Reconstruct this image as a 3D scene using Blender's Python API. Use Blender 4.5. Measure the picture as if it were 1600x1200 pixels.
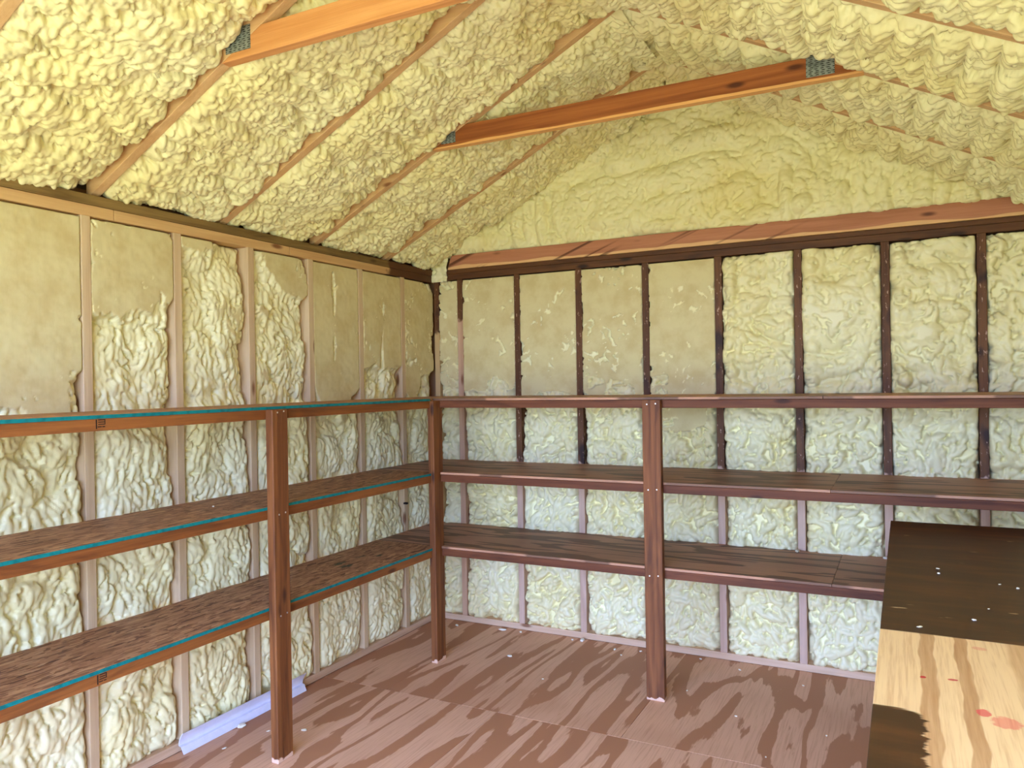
import bpy, bmesh, math, random
import numpy as np
from mathutils import Vector, Matrix, Quaternion

for o in list(bpy.data.objects):
    bpy.data.objects.remove(o)
SC = bpy.context.scene
COL = SC.collection
rnd = random.Random(7)

# ------------------------------------------------------------------ camera, sky, sun, exposure
F_PX = 1198.71
cam_d = bpy.data.cameras.new('camera')
cam_d.sensor_fit = 'HORIZONTAL'
cam_d.sensor_width = 36.0
cam_d.lens = 36.0 * F_PX / 1600.0
cam_d.clip_start = 0.02
cam_d.clip_end = 200
cam = bpy.data.objects.new('camera', cam_d)
COL.objects.link(cam)
YAW, PITCH, ROLL = 0.4736, -0.0025, -0.0167
fw = Vector((-math.sin(YAW) * math.cos(PITCH), math.cos(YAW) * math.cos(PITCH), math.sin(PITCH)))
rt = Vector((math.cos(YAW), math.sin(YAW), 0))
up = rt.cross(fw)
rt, up = math.cos(ROLL) * rt + math.sin(ROLL) * up, math.cos(ROLL) * up - math.sin(ROLL) * rt
cam.matrix_world = Matrix(((rt.x, up.x, -fw.x, 2.7175), (rt.y, up.y, -fw.y, -4.203),
                           (rt.z, up.z, -fw.z, 1.5201), (0, 0, 0, 1)))
SC.camera = cam

world = bpy.data.worlds.new('sky')
SC.world = world
world.use_nodes = True
wn = world.node_tree
wn.nodes.clear()
w_out = wn.nodes.new('ShaderNodeOutputWorld')
w_bg = wn.nodes.new('ShaderNodeBackground')
# an even, hazy blue sky; the camera's warm white balance makes its light look blue
w_bg.inputs['Color'].default_value = (0.60, 0.86, 1.66, 1.0)
w_bg.inputs['Strength'].default_value = 10.5
wn.links.new(w_bg.outputs[0], w_out.inputs['Surface'])

sun_d = bpy.data.lights.new('sun', 'SUN')
sun_d.energy = 6.6
sun_d.angle = math.radians(0.6)
sun_d.color = (1.0, 0.93, 0.84)
sun = bpy.data.objects.new('sun', sun_d)
COL.objects.link(sun)
sun.rotation_euler = Vector((-0.62, -0.25, -1.0)).to_track_quat('-Z', 'Y').to_euler()

DOOR = (0.25, 2.95, 2.15)           # doorway behind the camera: x0, x1, head height
YF = -4.80                          # inner face of the front wall
port_d = bpy.data.lights.new('doorway_portal', 'AREA')
port_d.shape = 'RECTANGLE'
port_d.size = DOOR[1] - DOOR[0]
port_d.size_y = DOOR[2]
port_d.cycles.is_portal = True
port = bpy.data.objects.new('doorway_portal', port_d)
COL.objects.link(port)
port.location = ((DOOR[0] + DOOR[1]) / 2, YF - 0.05, DOOR[2] / 2)
port.rotation_euler = Vector((0, 1, 0)).to_track_quat('-Z', 'Z').to_euler()

vs = SC.view_settings
vs.view_transform = 'Standard'
vs.look = 'None'
vs.exposure = 0.60
vs.gamma = 1.0
vs.use_curve_mapping = False
cy = SC.cycles
cy.max_bounces = 10
cy.diffuse_bounces = 8
cy.glossy_bounces = 3
cy.use_denoising = True
cy.denoiser = 'OPENIMAGEDENOISE'
cy.caustics_reflective = False
cy.caustics_refractive = False


# ------------------------------------------------------------------ materials
def srgb(r, g, b):
    def f(c):
        c /= 255.0
        return c / 12.92 if c <= 0.04045 else ((c + 0.055) / 1.055) ** 2.4
    return (f(r), f(g), f(b), 1.0)


class NT:
    """small helper that writes shader nodes"""
    def __init__(self, name):
        self.m = bpy.data.materials.new(name)
        self.m.use_nodes = True
        self.t = self.m.node_tree
        self.t.nodes.clear()
        self.out = self.t.nodes.new('ShaderNodeOutputMaterial')
        self.b = self.t.nodes.new('ShaderNodeBsdfPrincipled')
        self.t.links.new(self.b.outputs[0], self.out.inputs['Surface'])

    def n(self, typ, **kw):
        node = self.t.nodes.new(typ)
        for k, v in kw.items():
            setattr(node, k, v)
        return node

    def put(self, sock, v):
        if hasattr(v, 'is_linked') or isinstance(v, bpy.types.NodeSocket):
            self.t.links.new(v, sock)
        else:
            sock.default_value = v

    def math(self, op, a, b=0.0, c=0.0, clamp=False):
        n = self.n('ShaderNodeMath', operation=op, use_clamp=clamp)
        self.put(n.inputs[0], a)
        self.put(n.inputs[1], b)
        self.put(n.inputs[2], c)
        return n.outputs[0]

    def vmath(self, op, a, b):
        n = self.n('ShaderNodeVectorMath', operation=op)
        self.put(n.inputs[0], a)
        self.put(n.inputs[1], b)
        return n.outputs[0]

    def mix(self, f, a, b):
        n = self.n('ShaderNodeMix', data_type='RGBA')
        self.put(n.inputs[0], f)
        self.put(n.inputs[6], a)
        self.put(n.inputs[7], b)
        return n.outputs[2]

    def smooth(self, v, lo, hi):
        n = self.n('ShaderNodeMapRange', interpolation_type='SMOOTHSTEP')
        self.put(n.inputs[0], v)
        n.inputs[1].default_value = lo
        n.inputs[2].default_value = hi
        return n.outputs[0]

    def noise(self, vec, scale=1.0, detail=3.0, rough=0.5, dist=0.0):
        n = self.n('ShaderNodeTexNoise')
        self.put(n.inputs['Vector'], vec)
        n.inputs['Scale'].default_value = scale
        n.inputs['Detail'].default_value = detail
        n.inputs['Roughness'].default_value = rough
        n.inputs['Distortion'].default_value = dist
        return n.outputs[0]

    def obj(self):
        """object coordinates shifted by a random amount per object"""
        tc = self.n('ShaderNodeTexCoord')
        oi = self.n('ShaderNodeObjectInfo')
        r = self.math('MULTIPLY', oi.outputs['Random'], 37.0)
        cx = self.n('ShaderNodeCombineXYZ')
        self.put(cx.inputs[0], r)
        self.put(cx.inputs[1], self.math('MULTIPLY', oi.outputs['Random'], 91.0))
        self.put(cx.inputs[2], self.math('MULTIPLY', oi.outputs['Random'], 53.0))
        return self.vmath('ADD', tc.outputs['Object'], cx.outputs[0]), tc.outputs['Object']

    def pos(self):
        g = self.n('ShaderNodeNewGeometry')
        return g.outputs['Position']

    def sep(self, v):
        s = self.n('ShaderNodeSeparateXYZ')
        self.put(s.inputs[0], v)
        return s.outputs

    def finish(self, col, rough=0.6, bump=None, dist=0.002, strength=0.5, spec=0.3):
        self.put(self.b.inputs['Base Color'], col)
        self.put(self.b.inputs['Roughness'], rough)
        self.b.inputs['Specular IOR Level'].default_value = spec
        if bump is not None:
            n = self.n('ShaderNodeBump')
            n.inputs['Strength'].default_value = strength
            n.inputs['Distance'].default_value = dist
            self.put(n.inputs['Height'], bump)
            self.t.links.new(n.outputs[0], self.b.inputs['Normal'])
        return self.m


def axis_scale(axis, along, across):
    return {'x': (along, across, across), 'y': (across, along, across), 'z': (across, across, along)}[axis]


def grain(nt, axis, ring=1.0):
    """growth rings, fibre and knots of a sawn board that runs along axis"""
    vec, raw = nt.obj()
    low = nt.noise(nt.vmath('MULTIPLY', vec, axis_scale(axis, 0.55, 9.0 * ring)), 1.0, 2.0, 0.5, 0.3)
    rings = nt.math('PINGPONG', nt.math('MULTIPLY', low, 9.0), 1.0)
    fib = nt.noise(nt.vmath('MULTIPLY', vec, axis_scale(axis, 5.0, 170.0)), 1.0, 4.0, 0.6)
    vo = nt.n('ShaderNodeTexVoronoi')
    nt.put(vo.inputs['Vector'], nt.vmath('MULTIPLY', vec, axis_scale(axis, 4.2, 13.0)))
    vo.inputs['Scale'].default_value = 1.0
    rsel = nt.sep(vo.outputs['Color'])[0]
    knot = nt.math('MULTIPLY', nt.math('SUBTRACT', 1.0, nt.smooth(vo.outputs['Distance'], 0.08, 0.22)),
                   nt.smooth(rsel, 0.50, 0.54))
    return rings, fib, knot, vec


def wood(name, axis, light, dark, knotc, ring=1.0, rough=0.6, knot_amt=0.9, blotch=0.0, stain=None, spec=0.3,
         ring_amt=0.6):
    """stain: callable(nt) -> (factor, colour) laid over the raw board"""
    nt = NT(name)
    rings, fib, knot, vec = grain(nt, axis, ring)
    f = nt.math('ADD', nt.math('MULTIPLY', rings, ring_amt),
                nt.math('MULTIPLY', nt.math('SUBTRACT', fib, 0.32), 1.1), clamp=True)
    col = nt.mix(f, light, dark)
    if blotch > 0:
        bl = nt.noise(nt.vmath('MULTIPLY', vec, axis_scale(axis, 2.0, 14.0)), 1.0, 3.0, 0.6, 0.8)
        col = nt.mix(nt.math('MULTIPLY', nt.smooth(bl, 0.5, 0.68), blotch), col, knotc)
    col = nt.mix(nt.math('MULTIPLY', knot, knot_amt), col, knotc)
    if stain:
        for fac, c in stain(nt, f):
            col = nt.mix(fac, col, c)
    return nt.finish(col, rough, nt.math('ADD', fib, nt.math('MULTIPLY', knot, 0.6)), 0.0015, 0.45, spec)


C_RAW, C_RAWD, C_KN = srgb(216, 184, 150), srgb(192, 154, 118), srgb(120, 72, 40)
C_ST, C_STD, C_STK = srgb(117, 68, 40), srgb(92, 50, 28), srgb(52, 23, 13)
C_DK, C_DKD = srgb(115, 74, 39), srgb(76, 44, 21)


def raw_end(nt, f):
    """bare wood where the stain has chipped off just above the floor"""
    p = nt.pos()
    z = nt.sep(p)[2]
    w = nt.noise(p, 28.0, 2.0)
    fac = nt.math('SUBTRACT', 1.0, nt.smooth(nt.math('SUBTRACT', z, nt.math('MULTIPLY', nt.math('SUBTRACT', w, 0.45), 0.06)), 0.012, 0.016))
    return [(fac, srgb(214, 176, 148))]


def stud_stain(zlo):
    def fn(nt, f):
        p = nt.pos()
        x, y, z = nt.sep(p)[0], nt.sep(p)[1], nt.sep(p)[2]
        w = nt.math('MULTIPLY', nt.math('SUBTRACT', nt.noise(p, 30.0, 3.0), 0.5), 0.10)
        fac = nt.smooth(nt.math('ADD', z, w), zlo - 0.012, zlo + 0.012)
        fl = nt.noise(nt.vmath('MULTIPLY', p, (60.0, 60.0, 22.0)), 1.0, 3.0, 0.7)
        flake = nt.math('MULTIPLY', nt.smooth(fl, 0.60, 0.66), 0.75)
        col = nt.mix(f, C_DK, C_DKD)
        col = nt.mix(nt.smooth(nt.noise(nt.vmath('MULTIPLY', p, (8.0, 8.0, 5.0)), 1.0, 2.0), 0.55, 0.7), col, srgb(52, 30, 20))
        return [(nt.math('MULTIPLY', fac, nt.math('SUBTRACT', 1.0, flake)), col)]
    return fn


def plate_stain(nt, f):
    """the last half metre of the eave plates is stained dark up to the corner"""
    p = nt.pos()
    y = nt.sep(p)[1]
    w = nt.math('MULTIPLY', nt.math('SUBTRACT', nt.noise(p, 14.0, 3.0), 0.5), 0.18)
    return [(nt.smooth(nt.math('ADD', y, w), -0.50, -0.46), srgb(88, 52, 26))]


def wane(nt, f):
    p = nt.pos()
    z, x = nt.sep(p)[2], nt.sep(p)[0]
    w = nt.noise(nt.vmath('MULTIPLY', p, (2.6, 1.0, 1.0)), 1.0, 2.0)
    edge = nt.math('ADD', 2.234, nt.math('MULTIPLY', w, 0.055))
    fac = nt.math('SUBTRACT', 1.0, nt.smooth(nt.math('SUBTRACT', z, edge), -0.002, 0.002))
    # slanting dark drips of stain
    d = nt.math('ADD', nt.math('MULTIPLY', x, 1.0), nt.math('MULTIPLY', z, -2.6))
    dn = nt.noise(nt.vmath('MULTIPLY', p, (0.6, 1.0, 1.0)), 2.0, 1.0)
    cx = nt.n('ShaderNodeCombineXYZ')
    nt.put(cx.inputs[0], d)
    s = nt.noise(cx.outputs[0], 7.0, 2.0, 0.6)
    drip = nt.math('MULTIPLY', nt.smooth(s, 0.54, 0.60), nt.smooth(dn, 0.36, 0.5))
    return [(fac, srgb(222, 176, 124)), (nt.math('MULTIPLY', drip, 0.85), srgb(84, 42, 22))]


M = {}
for ax in 'xyz':
    M['raw_' + ax] = wood('raw_lumber_' + ax, ax, C_RAW, C_RAWD, C_KN)
    M['stain_' + ax] = wood('stained_lumber_' + ax, ax, C_ST, C_STD, C_STK, blotch=0.45, spec=0.25, ring=1.6, ring_amt=0.85)
M['post'] = wood('stained_post', 'z', srgb(137, 84, 43), srgb(104, 59, 27), C_STK, blotch=0.4, stain=raw_end, ring=1.6, ring_amt=0.85)
M['rail_red'] = wood('orange_stained_rail', 'y', srgb(151, 92, 43), srgb(115, 63, 26), srgb(69, 32, 15), blotch=0.5, ring_amt=0.7)
M['stud_raw'] = wood('bare_stud', 'z', srgb(215, 190, 150), srgb(195, 164, 125), C_KN)
M['stud_dark'] = wood('stud_stained_above', 'z', srgb(206, 174, 148), srgb(184, 148, 122), C_KN, stain=stud_stain(1.035))
M['stud_tip'] = wood('stud_stained_top', 'z', srgb(206, 168, 134), srgb(180, 138, 106), C_KN, stain=stud_stain(1.92))
M['stud_corner'] = wood('corner_stud_stained_top', 'z', srgb(206, 176, 124), srgb(190, 156, 104), C_KN, stain=stud_stain(1.85))
M['plate_up'] = wood('weathered_plate', 'y', srgb(150, 122, 72), srgb(104, 78, 42), srgb(66, 46, 24), blotch=0.6, stain=plate_stain)
M['plate_low'] = wood('bare_plate', 'y', srgb(216, 178, 124), srgb(194, 150, 100), C_KN, stain=plate_stain)
M['plate_back'] = wood('dark_stained_plate', 'x', srgb(107, 67, 34), srgb(76, 44, 21), srgb(38, 20, 11), blotch=0.4)
M['chord'] = wood('gable_chord', 'x', srgb(190, 129, 96), srgb(164, 104, 72), srgb(83, 41, 27), stain=wane)
M['rafter_x'] = wood('rafter_lumber', 'x', srgb(222, 184, 136), srgb(200, 156, 108), C_KN)
M['tie_gold'] = wood('golden_tie', 'x', srgb(223, 161, 104), srgb(199, 132, 76), srgb(123, 64, 33), ring=1.5)
M['tie_red'] = wood('red_tie', 'x', srgb(170, 101, 52), srgb(134, 72, 33), srgb(71, 30, 14), ring=1.5, ring_amt=0.8,
                    stain=lambda nt, f: [(nt.math('SUBTRACT', 1.0, nt.smooth(nt.math('ADD', nt.sep(nt.pos())[2], nt.math('MULTIPLY', nt.noise(nt.vmath('MULTIPLY', nt.pos(), (3.0, 1.0, 1.0)), 1.0, 1.0), -0.030)), 2.630, 2.633)), srgb(226, 168, 104))])


def foam_material():
    nt = NT('sprayed_foam')
    vec, raw = nt.obj()
    at = nt.n('ShaderNodeAttribute', attribute_name='cut')
    cut = at.outputs['Fac']
    big = nt.noise(vec, 2.2, 2.0)
    skin = nt.mix(nt.smooth(big, 0.35, 0.7), srgb(234, 226, 180), srgb(231, 219, 162))
    sp = nt.noise(vec, 9.0, 4.0, 0.6)
    flat = nt.mix(nt.smooth(sp, 0.35, 0.7), srgb(214, 200, 149), srgb(202, 183, 130))
    col = nt.mix(cut, skin, flat)
    fine = nt.noise(vec, 120.0, 3.0, 0.6)
    scratch = nt.noise(nt.vmath('MULTIPLY', vec, (60.0, 60.0, 14.0)), 1.0, 3.0, 0.6)
    h = nt.math('ADD', nt.math('MULTIPLY', fine, nt.math('SUBTRACT', 1.0, cut)), nt.math('MULTIPLY', scratch, cut))
    rough = nt.math('ADD', 0.42, nt.math('MULTIPLY', cut, 0.4))
    return nt.finish(col, rough, h, 0.0012, 0.5, 0.35)


M['foam'] = foam_material()


def plywood(name, axis, light, dark, bands=6.0, spread=(3.4, 0.55), rough=0.55, amt=1.0, spec=0.3, extra=None, lo=0.52, hi=0.60):
    nt = NT(name)
    vec, raw = nt.obj()
    s = (spread[0], spread[1], 1.0) if axis == 'y' else (spread[1], spread[0], 1.0)
    fs = (150.0, 5.0, 1.0) if axis == 'y' else (5.0, 150.0, 1.0)
    v2 = nt.vmath('MULTIPLY', vec, (1.0, 1.0, 0.02))
    jag = nt.noise(nt.vmath('MULTIPLY', v2, (60.0, 9.0, 1.0) if axis == 'y' else (9.0, 60.0, 1.0)), 1.0, 2.0, 0.6)
    n = nt.noise(nt.vmath('MULTIPLY', v2, s), 1.0, 2.0, 0.45, 0.35)
    n = nt.math('ADD', n, nt.math('MULTIPLY', nt.math('SUBTRACT', jag, 0.5), 0.045))
    t = nt.math('PINGPONG', nt.math('MULTIPLY', n, bands), 1.0)
    band = nt.smooth(t, lo, hi)
    fib = nt.noise(nt.vmath('MULTIPLY', v2, fs), 1.0, 3.0, 0.6)
    tone = nt.noise(v2, 1.7, 2.0)
    col = nt.mix(nt.math('MULTIPLY', band, amt), light, dark)
    col = nt.mix(nt.math('MULTIPLY', nt.smooth(fib, 0.42, 0.75), 0.45), col, dark)
    col = nt.mix(nt.math('MULTIPLY', nt.smooth(tone, 0.45, 0.7), 0.3), col, dark)
    if extra:
        col = extra(nt, col, raw)
    return nt.finish(col, rough, nt.math('ADD', fib, nt.math('MULTIPLY', band, -0.3)), 0.001, 0.3, spec)


M['floor'] = plywood('floor_plywood', 'y', srgb(223, 177, 143), srgb(179, 126, 90), 10.0, (4.6, 0.75), rough=0.55, spec=0.25)
M['shelf_ply'] = plywood('stained_shelf_plywood', 'x', srgb(188, 139, 108), srgb(122, 88, 66), 9.0, (7.0, 1.0), lo=0.60, hi=0.72)
M['sheathing'] = plywood('wall_sheathing', 'x', srgb(190, 150, 110), srgb(160, 120, 84))


def bench_paint(nt, col, raw):
    p = nt.pos()
    x, y = nt.sep(p)[0], nt.sep(p)[1]
    wob = nt.math('MULTIPLY', nt.math('SUBTRACT', nt.noise(nt.vmath('MULTIPLY', p, (6.0, 30.0, 1.0)), 1.0, 3.0), 0.5), 0.030)
    far = nt.smooth(nt.math('ADD', y, nt.math('MULTIPLY', wob, 0.4)), -2.184, -2.176)
    # brushed patch by the near left corner: a rounded rectangle with ragged strokes
    wob2 = nt.math('MULTIPLY', nt.math('SUBTRACT', nt.noise(nt.vmath('MULTIPLY', p, (10.0, 70.0, 1.0)), 1.0, 2.0), 0.5), 0.035)
    dx = nt.math('MAXIMUM', nt.math('SUBTRACT', x, 2.690), 0.0)
    dy = nt.math('MAXIMUM', nt.math('SUBTRACT', y, -2.700), 0.0)
    rr = nt.math('SQRT', nt.math('ADD', nt.math('MULTIPLY', dx, dx), nt.math('MULTIPLY', dy, dy)))
    near = nt.math('SUBTRACT', 1.0, nt.smooth(nt.math('ADD', rr, wob2), 0.046, 0.054))
    st = nt.math('MAXIMUM', far, near)
    dtone = nt.noise(nt.vmath('MULTIPLY', p, (3.0, 14.0, 1.0)), 1.0, 4.0, 0.6)
    dcol = nt.mix(nt.smooth(dtone, 0.4, 0.75), srgb(70, 44, 25), srgb(98, 60, 30))
    bare = nt.noise(nt.vmath('MULTIPLY', p, (9.0, 26.0, 1.0)), 1.0, 2.0)
    # brown bands of late wood that run the length of the sheet
    sway = nt.math('MULTIPLY', nt.math('SUBTRACT', nt.noise(nt.vmath('MULTIPLY', p, (0.0, 4.0, 0.0)), 1.0, 2.0), 0.5), 0.05)
    xs_ = nt.math('ADD', x, sway)
    fray = nt.noise(nt.vmath('MULTIPLY', p, (110.0, 5.0, 1.0)), 1.0, 3.0, 0.6)
    for cx, hw, amt_ in ((2.752, 0.015, 0.85), (2.818, 0.013, 0.9), (2.96, 0.055, 0.6), (3.10, 0.02, 0.8), (3.21, 0.03, 0.6)):
        e = nt.math('DIVIDE', nt.math('ABSOLUTE', nt.math('SUBTRACT', xs_, cx)), hw)
        f = nt.math('MULTIPLY', nt.math('SUBTRACT', 1.0, nt.smooth(e, 0.85, 1.1)), nt.math('ADD', 0.35, nt.math('MULTIPLY', fray, 0.9)))
        col = nt.mix(nt.math('MULTIPLY', f, amt_, 0.0, True), col, srgb(188, 138, 90))
    col = nt.mix(nt.math('MULTIPLY', st, nt.math('SUBTRACT', 1.0, nt.math('MULTIPLY', nt.smooth(bare, 0.70, 0.74), 0.55))), col, dcol)
    # red paint spots
    for (cx, cy_, rx, ry, a, c) in ((2.741, -2.470, 0.006, 0.007, 0.9, srgb(200, 20, 50)), (2.794, -2.462, 0.010, 0.006, 0.85, srgb(205, 30, 60)),
                                    (2.834, -2.610, 0.012, 0.018, 0.75, srgb(228, 70, 84)), (2.866, -2.640, 0.026, 0.026, 0.55, srgb(236, 100, 96)),
                                    (2.855, -2.240, 0.016, 0.012, 0.35, srgb(228, 90, 90))):
        ex = nt.math('DIVIDE', nt.math('SUBTRACT', x, cx), rx)
        ey = nt.math('DIVIDE', nt.math('SUBTRACT', y, cy_), ry)
        q = nt.math('ADD', nt.math('MULTIPLY', ex, ex), nt.math('MULTIPLY', ey, ey))
        q = nt.math('ADD', q, nt.math('MULTIPLY', nt.math('SUBTRACT', nt.noise(p, 90.0, 2.0), 0.5), 1.6))
        col = nt.mix(nt.math('MULTIPLY', nt.math('SUBTRACT', 1.0, nt.smooth(q, 0.6, 1.1)), a), col, c)
    return col


M['bench'] = plywood('bench_plywood', 'y', srgb(250, 216, 166), srgb(198, 146, 96), 4.0, (4.5, 0.35), extra=bench_paint, rough=0.5, amt=0.8, lo=0.74, hi=0.84)


def osb_material():
    nt = NT('oriented_strand_board')
    vec, raw = nt.obj()
    cols = []
    base = None
    hs = []
    for k, (ang, sc) in enumerate(((0.3, 1.0), (-0.5, 1.25), (1.0, 0.9))):
        mp = nt.n('ShaderNodeMapping')
        nt.put(mp.inputs[0], vec)
        mp.inputs['Rotation'].default_value = (0, 0, ang)
        mp.inputs['Scale'].default_value = (95.0 * sc, 20.0 * sc, 1.0)
        vo = nt.n('ShaderNodeTexVoronoi')
        nt.put(vo.inputs['Vector'], mp.outputs[0])
        vo.inputs['Scale'].default_value = 1.0
        hs.append((nt.sep(vo.outputs['Color'])[0], nt.sep(vo.outputs['Color'])[1]))
    sel = nt.math('GREATER_THAN', hs[0][1], 0.5)
    sel2 = nt.math('GREATER_THAN', hs[2][1], 0.66)
    v = nt.math('ADD', nt.math('MULTIPLY', hs[0][0], sel), nt.math('MULTIPLY', hs[1][0], nt.math('SUBTRACT', 1.0, sel)))
    v = nt.math('ADD', nt.math('MULTIPLY', v, nt.math('SUBTRACT', 1.0, sel2)), nt.math('MULTIPLY', hs[2][0], sel2))
    cr = nt.n('ShaderNodeValToRGB')
    nt.put(cr.inputs[0], v)
    e = cr.color_ramp.elements
    e[0].position, e[0].color = 0.0, srgb(101, 64, 42)
    e[1].position, e[1].color = 1.0, srgb(202, 157, 113)
    for p_, c_ in ((0.18, srgb(144, 99, 67)), (0.5, srgb(172, 125, 88)), (0.8, srgb(185, 137, 98))):
        x_ = e.new(p_)
        x_.color = c_
    p = nt.pos()
    x, y, zc = nt.sep(p)
    col = cr.outputs[0]
    for cx, cy_, rx, ry in ((0.185, -1.19, 0.022, 0.05), (0.25, -1.22, 0.025, 0.05), (0.19, -1.02, 0.012, 0.06), (0.26, -0.96, 0.012, 0.04)):
        ex = nt.math('DIVIDE', nt.math('SUBTRACT', x, cx), rx)
        ey = nt.math('DIVIDE', nt.math('SUBTRACT', y, cy_), ry)
        q = nt.math('ADD', nt.math('MULTIPLY', ex, ex), nt.math('MULTIPLY', ey, ey))
        q = nt.math('ADD', q, nt.math('MULTIPLY', nt.math('SUBTRACT', nt.noise(nt.vmath('MULTIPLY', p, (90.0, 30.0, 1.0)), 1.0, 2.0), 0.5), 3.0))
        f = nt.math('MULTIPLY', nt.math('SUBTRACT', 1.0, nt.smooth(q, 0.3, 0.8)), nt.math('LESS_THAN', zc, 0.7))
        col = nt.mix(nt.math('MULTIPLY', f, 0.85), col, srgb(23, 60, 42))
    return nt.finish(col, 0.6, v, 0.0015, 0.4, 0.25)


M['osb'] = osb_material()


def simple(name, c, rough=0.5, spec=0.3, metal=0.0, var=0.12, scale=30.0):
    nt = NT(name)
    vec, raw = nt.obj()
    n = nt.noise(vec, scale, 3.0)
    c2 = tuple(v * (1 - var * 2) for v in c[:3]) + (1.0,)
    nt.b.inputs['Metallic'].default_value = metal
    return nt.finish(nt.mix(nt.smooth(n, 0.4, 0.7), c, c2), rough, n, 0.0005, 0.2, spec)


M['teal'] = simple('teal_edge_paint', srgb(0, 118, 118), 0.55, var=0.18, scale=40)
M['vinyl'] = simple('white_vinyl', srgb(226, 226, 240), 0.3, 0.5, var=0.03)
M['crumb'] = simple('foam_crumb', srgb(240, 232, 206), 0.6)
M['nail'] = simple('bright_nail', srgb(220, 214, 205), 0.35, 0.5, 0.8)
M['black'] = simple('black_ink', srgb(28, 20, 18), 0.7)
M['concrete'] = simple('pale_gravel', srgb(190, 180, 120), 0.9, 0.1, var=0.15, scale=6)
M['shingle'] = simple('roof_deck', srgb(120, 96, 70), 0.9, 0.1)


def nail_plate_material():
    nt = NT('galvanised_nail_plate')
    vec, raw = nt.obj()
    s = nt.sep(raw)
    row = nt.math('FLOOR', nt.math('MULTIPLY', s[2], 1.0 / 0.0075))
    off = nt.math('MULTIPLY', nt.math('MODULO', nt.math('ABSOLUTE', row), 2.0), 0.004)
    fx = nt.math('FRACT', nt.math('ADD', nt.math('MULTIPLY', nt.math('ADD', s[0], off), 1.0 / 0.021), 50.0))
    fz = nt.math('FRACT', nt.math('ADD', nt.math('MULTIPLY', s[2], 1.0 / 0.0075), 50.0))
    slot = nt.math('MULTIPLY', nt.math('LESS_THAN', nt.math('ABSOLUTE', nt.math('SUBTRACT', fx, 0.5)), 0.26),
                   nt.math('LESS_THAN', nt.math('ABSOLUTE', nt.math('SUBTRACT', fz, 0.5)), 0.2))
    n = nt.noise(vec, 60.0, 3.0)
    col = nt.mix(nt.smooth(n, 0.4, 0.7), srgb(150, 156, 150), srgb(116, 122, 116))
    col = nt.mix(slot, col, srgb(46, 44, 38))
    nt.b.inputs['Metallic'].default_value = 0.35
    return nt.finish(col, 0.45, nt.math('SUBTRACT', 1.0, slot), 0.001, 0.6, 0.4)


M['nailplate'] = nail_plate_material()


# ------------------------------------------------------------------ object helpers
def link(name, me, mat, parent=None, origin=(0, 0, 0)):
    o = bpy.data.objects.new(name, me)
    if mat is not None:
        me.materials.append(mat)
    COL.objects.link(o)
    if parent is not None:
        o.parent = parent
        o.location = Vector(origin) - wloc(parent)
    else:
        o.location = origin
    return o


def wloc(o):
    v = Vector(o.location)
    while o.parent is not None:
        o = o.parent
        v += Vector(o.location)
    return v


def poly(name, verts, faces, mat, parent=None, origin=None, bevel=0.0, smooth=False):
    """verts in world coordinates; the object's origin goes to their middle unless given"""
    vs_ = [Vector(v) for v in verts]
    if origin is None:
        origin = sum(vs_, Vector()) / len(vs_)
    origin = Vector(origin)
    bm = bmesh.new()
    bv = [bm.verts.new(v - origin) for v in vs_]
    for f in faces:
        bm.faces.new([bv[i] for i in f])
    bmesh.ops.recalc_face_normals(bm, faces=bm.faces)
    if bevel > 0:
        bmesh.ops.bevel(bm, geom=list(bm.edges), offset=bevel, segments=2, affect='EDGES', profile=0.5)
    me = bpy.data.meshes.new(name)
    bm.to_mesh(me)
    bm.free()
    if smooth:
        me.shade_smooth()
    return link(name, me, mat, parent, origin)


BF = [(0, 1, 3, 2), (4, 6, 7, 5), (0, 4, 5, 1), (2, 3, 7, 6), (0, 2, 6, 4), (1, 5, 7, 3)]


def box(name, x0, x1, y0, y1, z0, z1, mat, parent=None, bevel=0.0025):
    v = [(x, y, z) for x in (x0, x1) for y in (y0, y1) for z in (z0, z1)]
    return poly(name, v, BF, mat, parent, bevel=bevel)


def prism(name, prof, d0, d1, axis, mat, parent=None, bevel=0.0025):
    """profile (a, b) swept along axis: axis 'y' -> (a, ., b), axis 'x' -> (., a, b)"""
    n = len(prof)
    vv = []
    for d in (d0, d1):
        for a, b in prof:
            vv.append((a, d, b) if axis == 'y' else (d, a, b))
    faces = [tuple(range(n)), tuple(range(2 * n - 1, n - 1, -1))]
    faces += [(i, (i + 1) % n, n + (i + 1) % n, n + i) for i in range(n)]
    return poly(name, vv, faces, mat, parent, bevel=bevel)


def empty(name, loc, label, cat, group=None):
    o = bpy.data.objects.new(name, None)
    COL.objects.link(o)
    o.location = loc
    o.empty_display_size = 0.1
    return tag(o, label, cat, group)


def tag(o, label=None, cat=None, group=None, kind=None):
    for k, v in (('label', label), ('category', cat), ('group', group), ('kind', kind)):
        if v:
            o[k] = v
    return o


def structure(o, label=None):
    return tag(o, label, None, None, 'structure')


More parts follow.
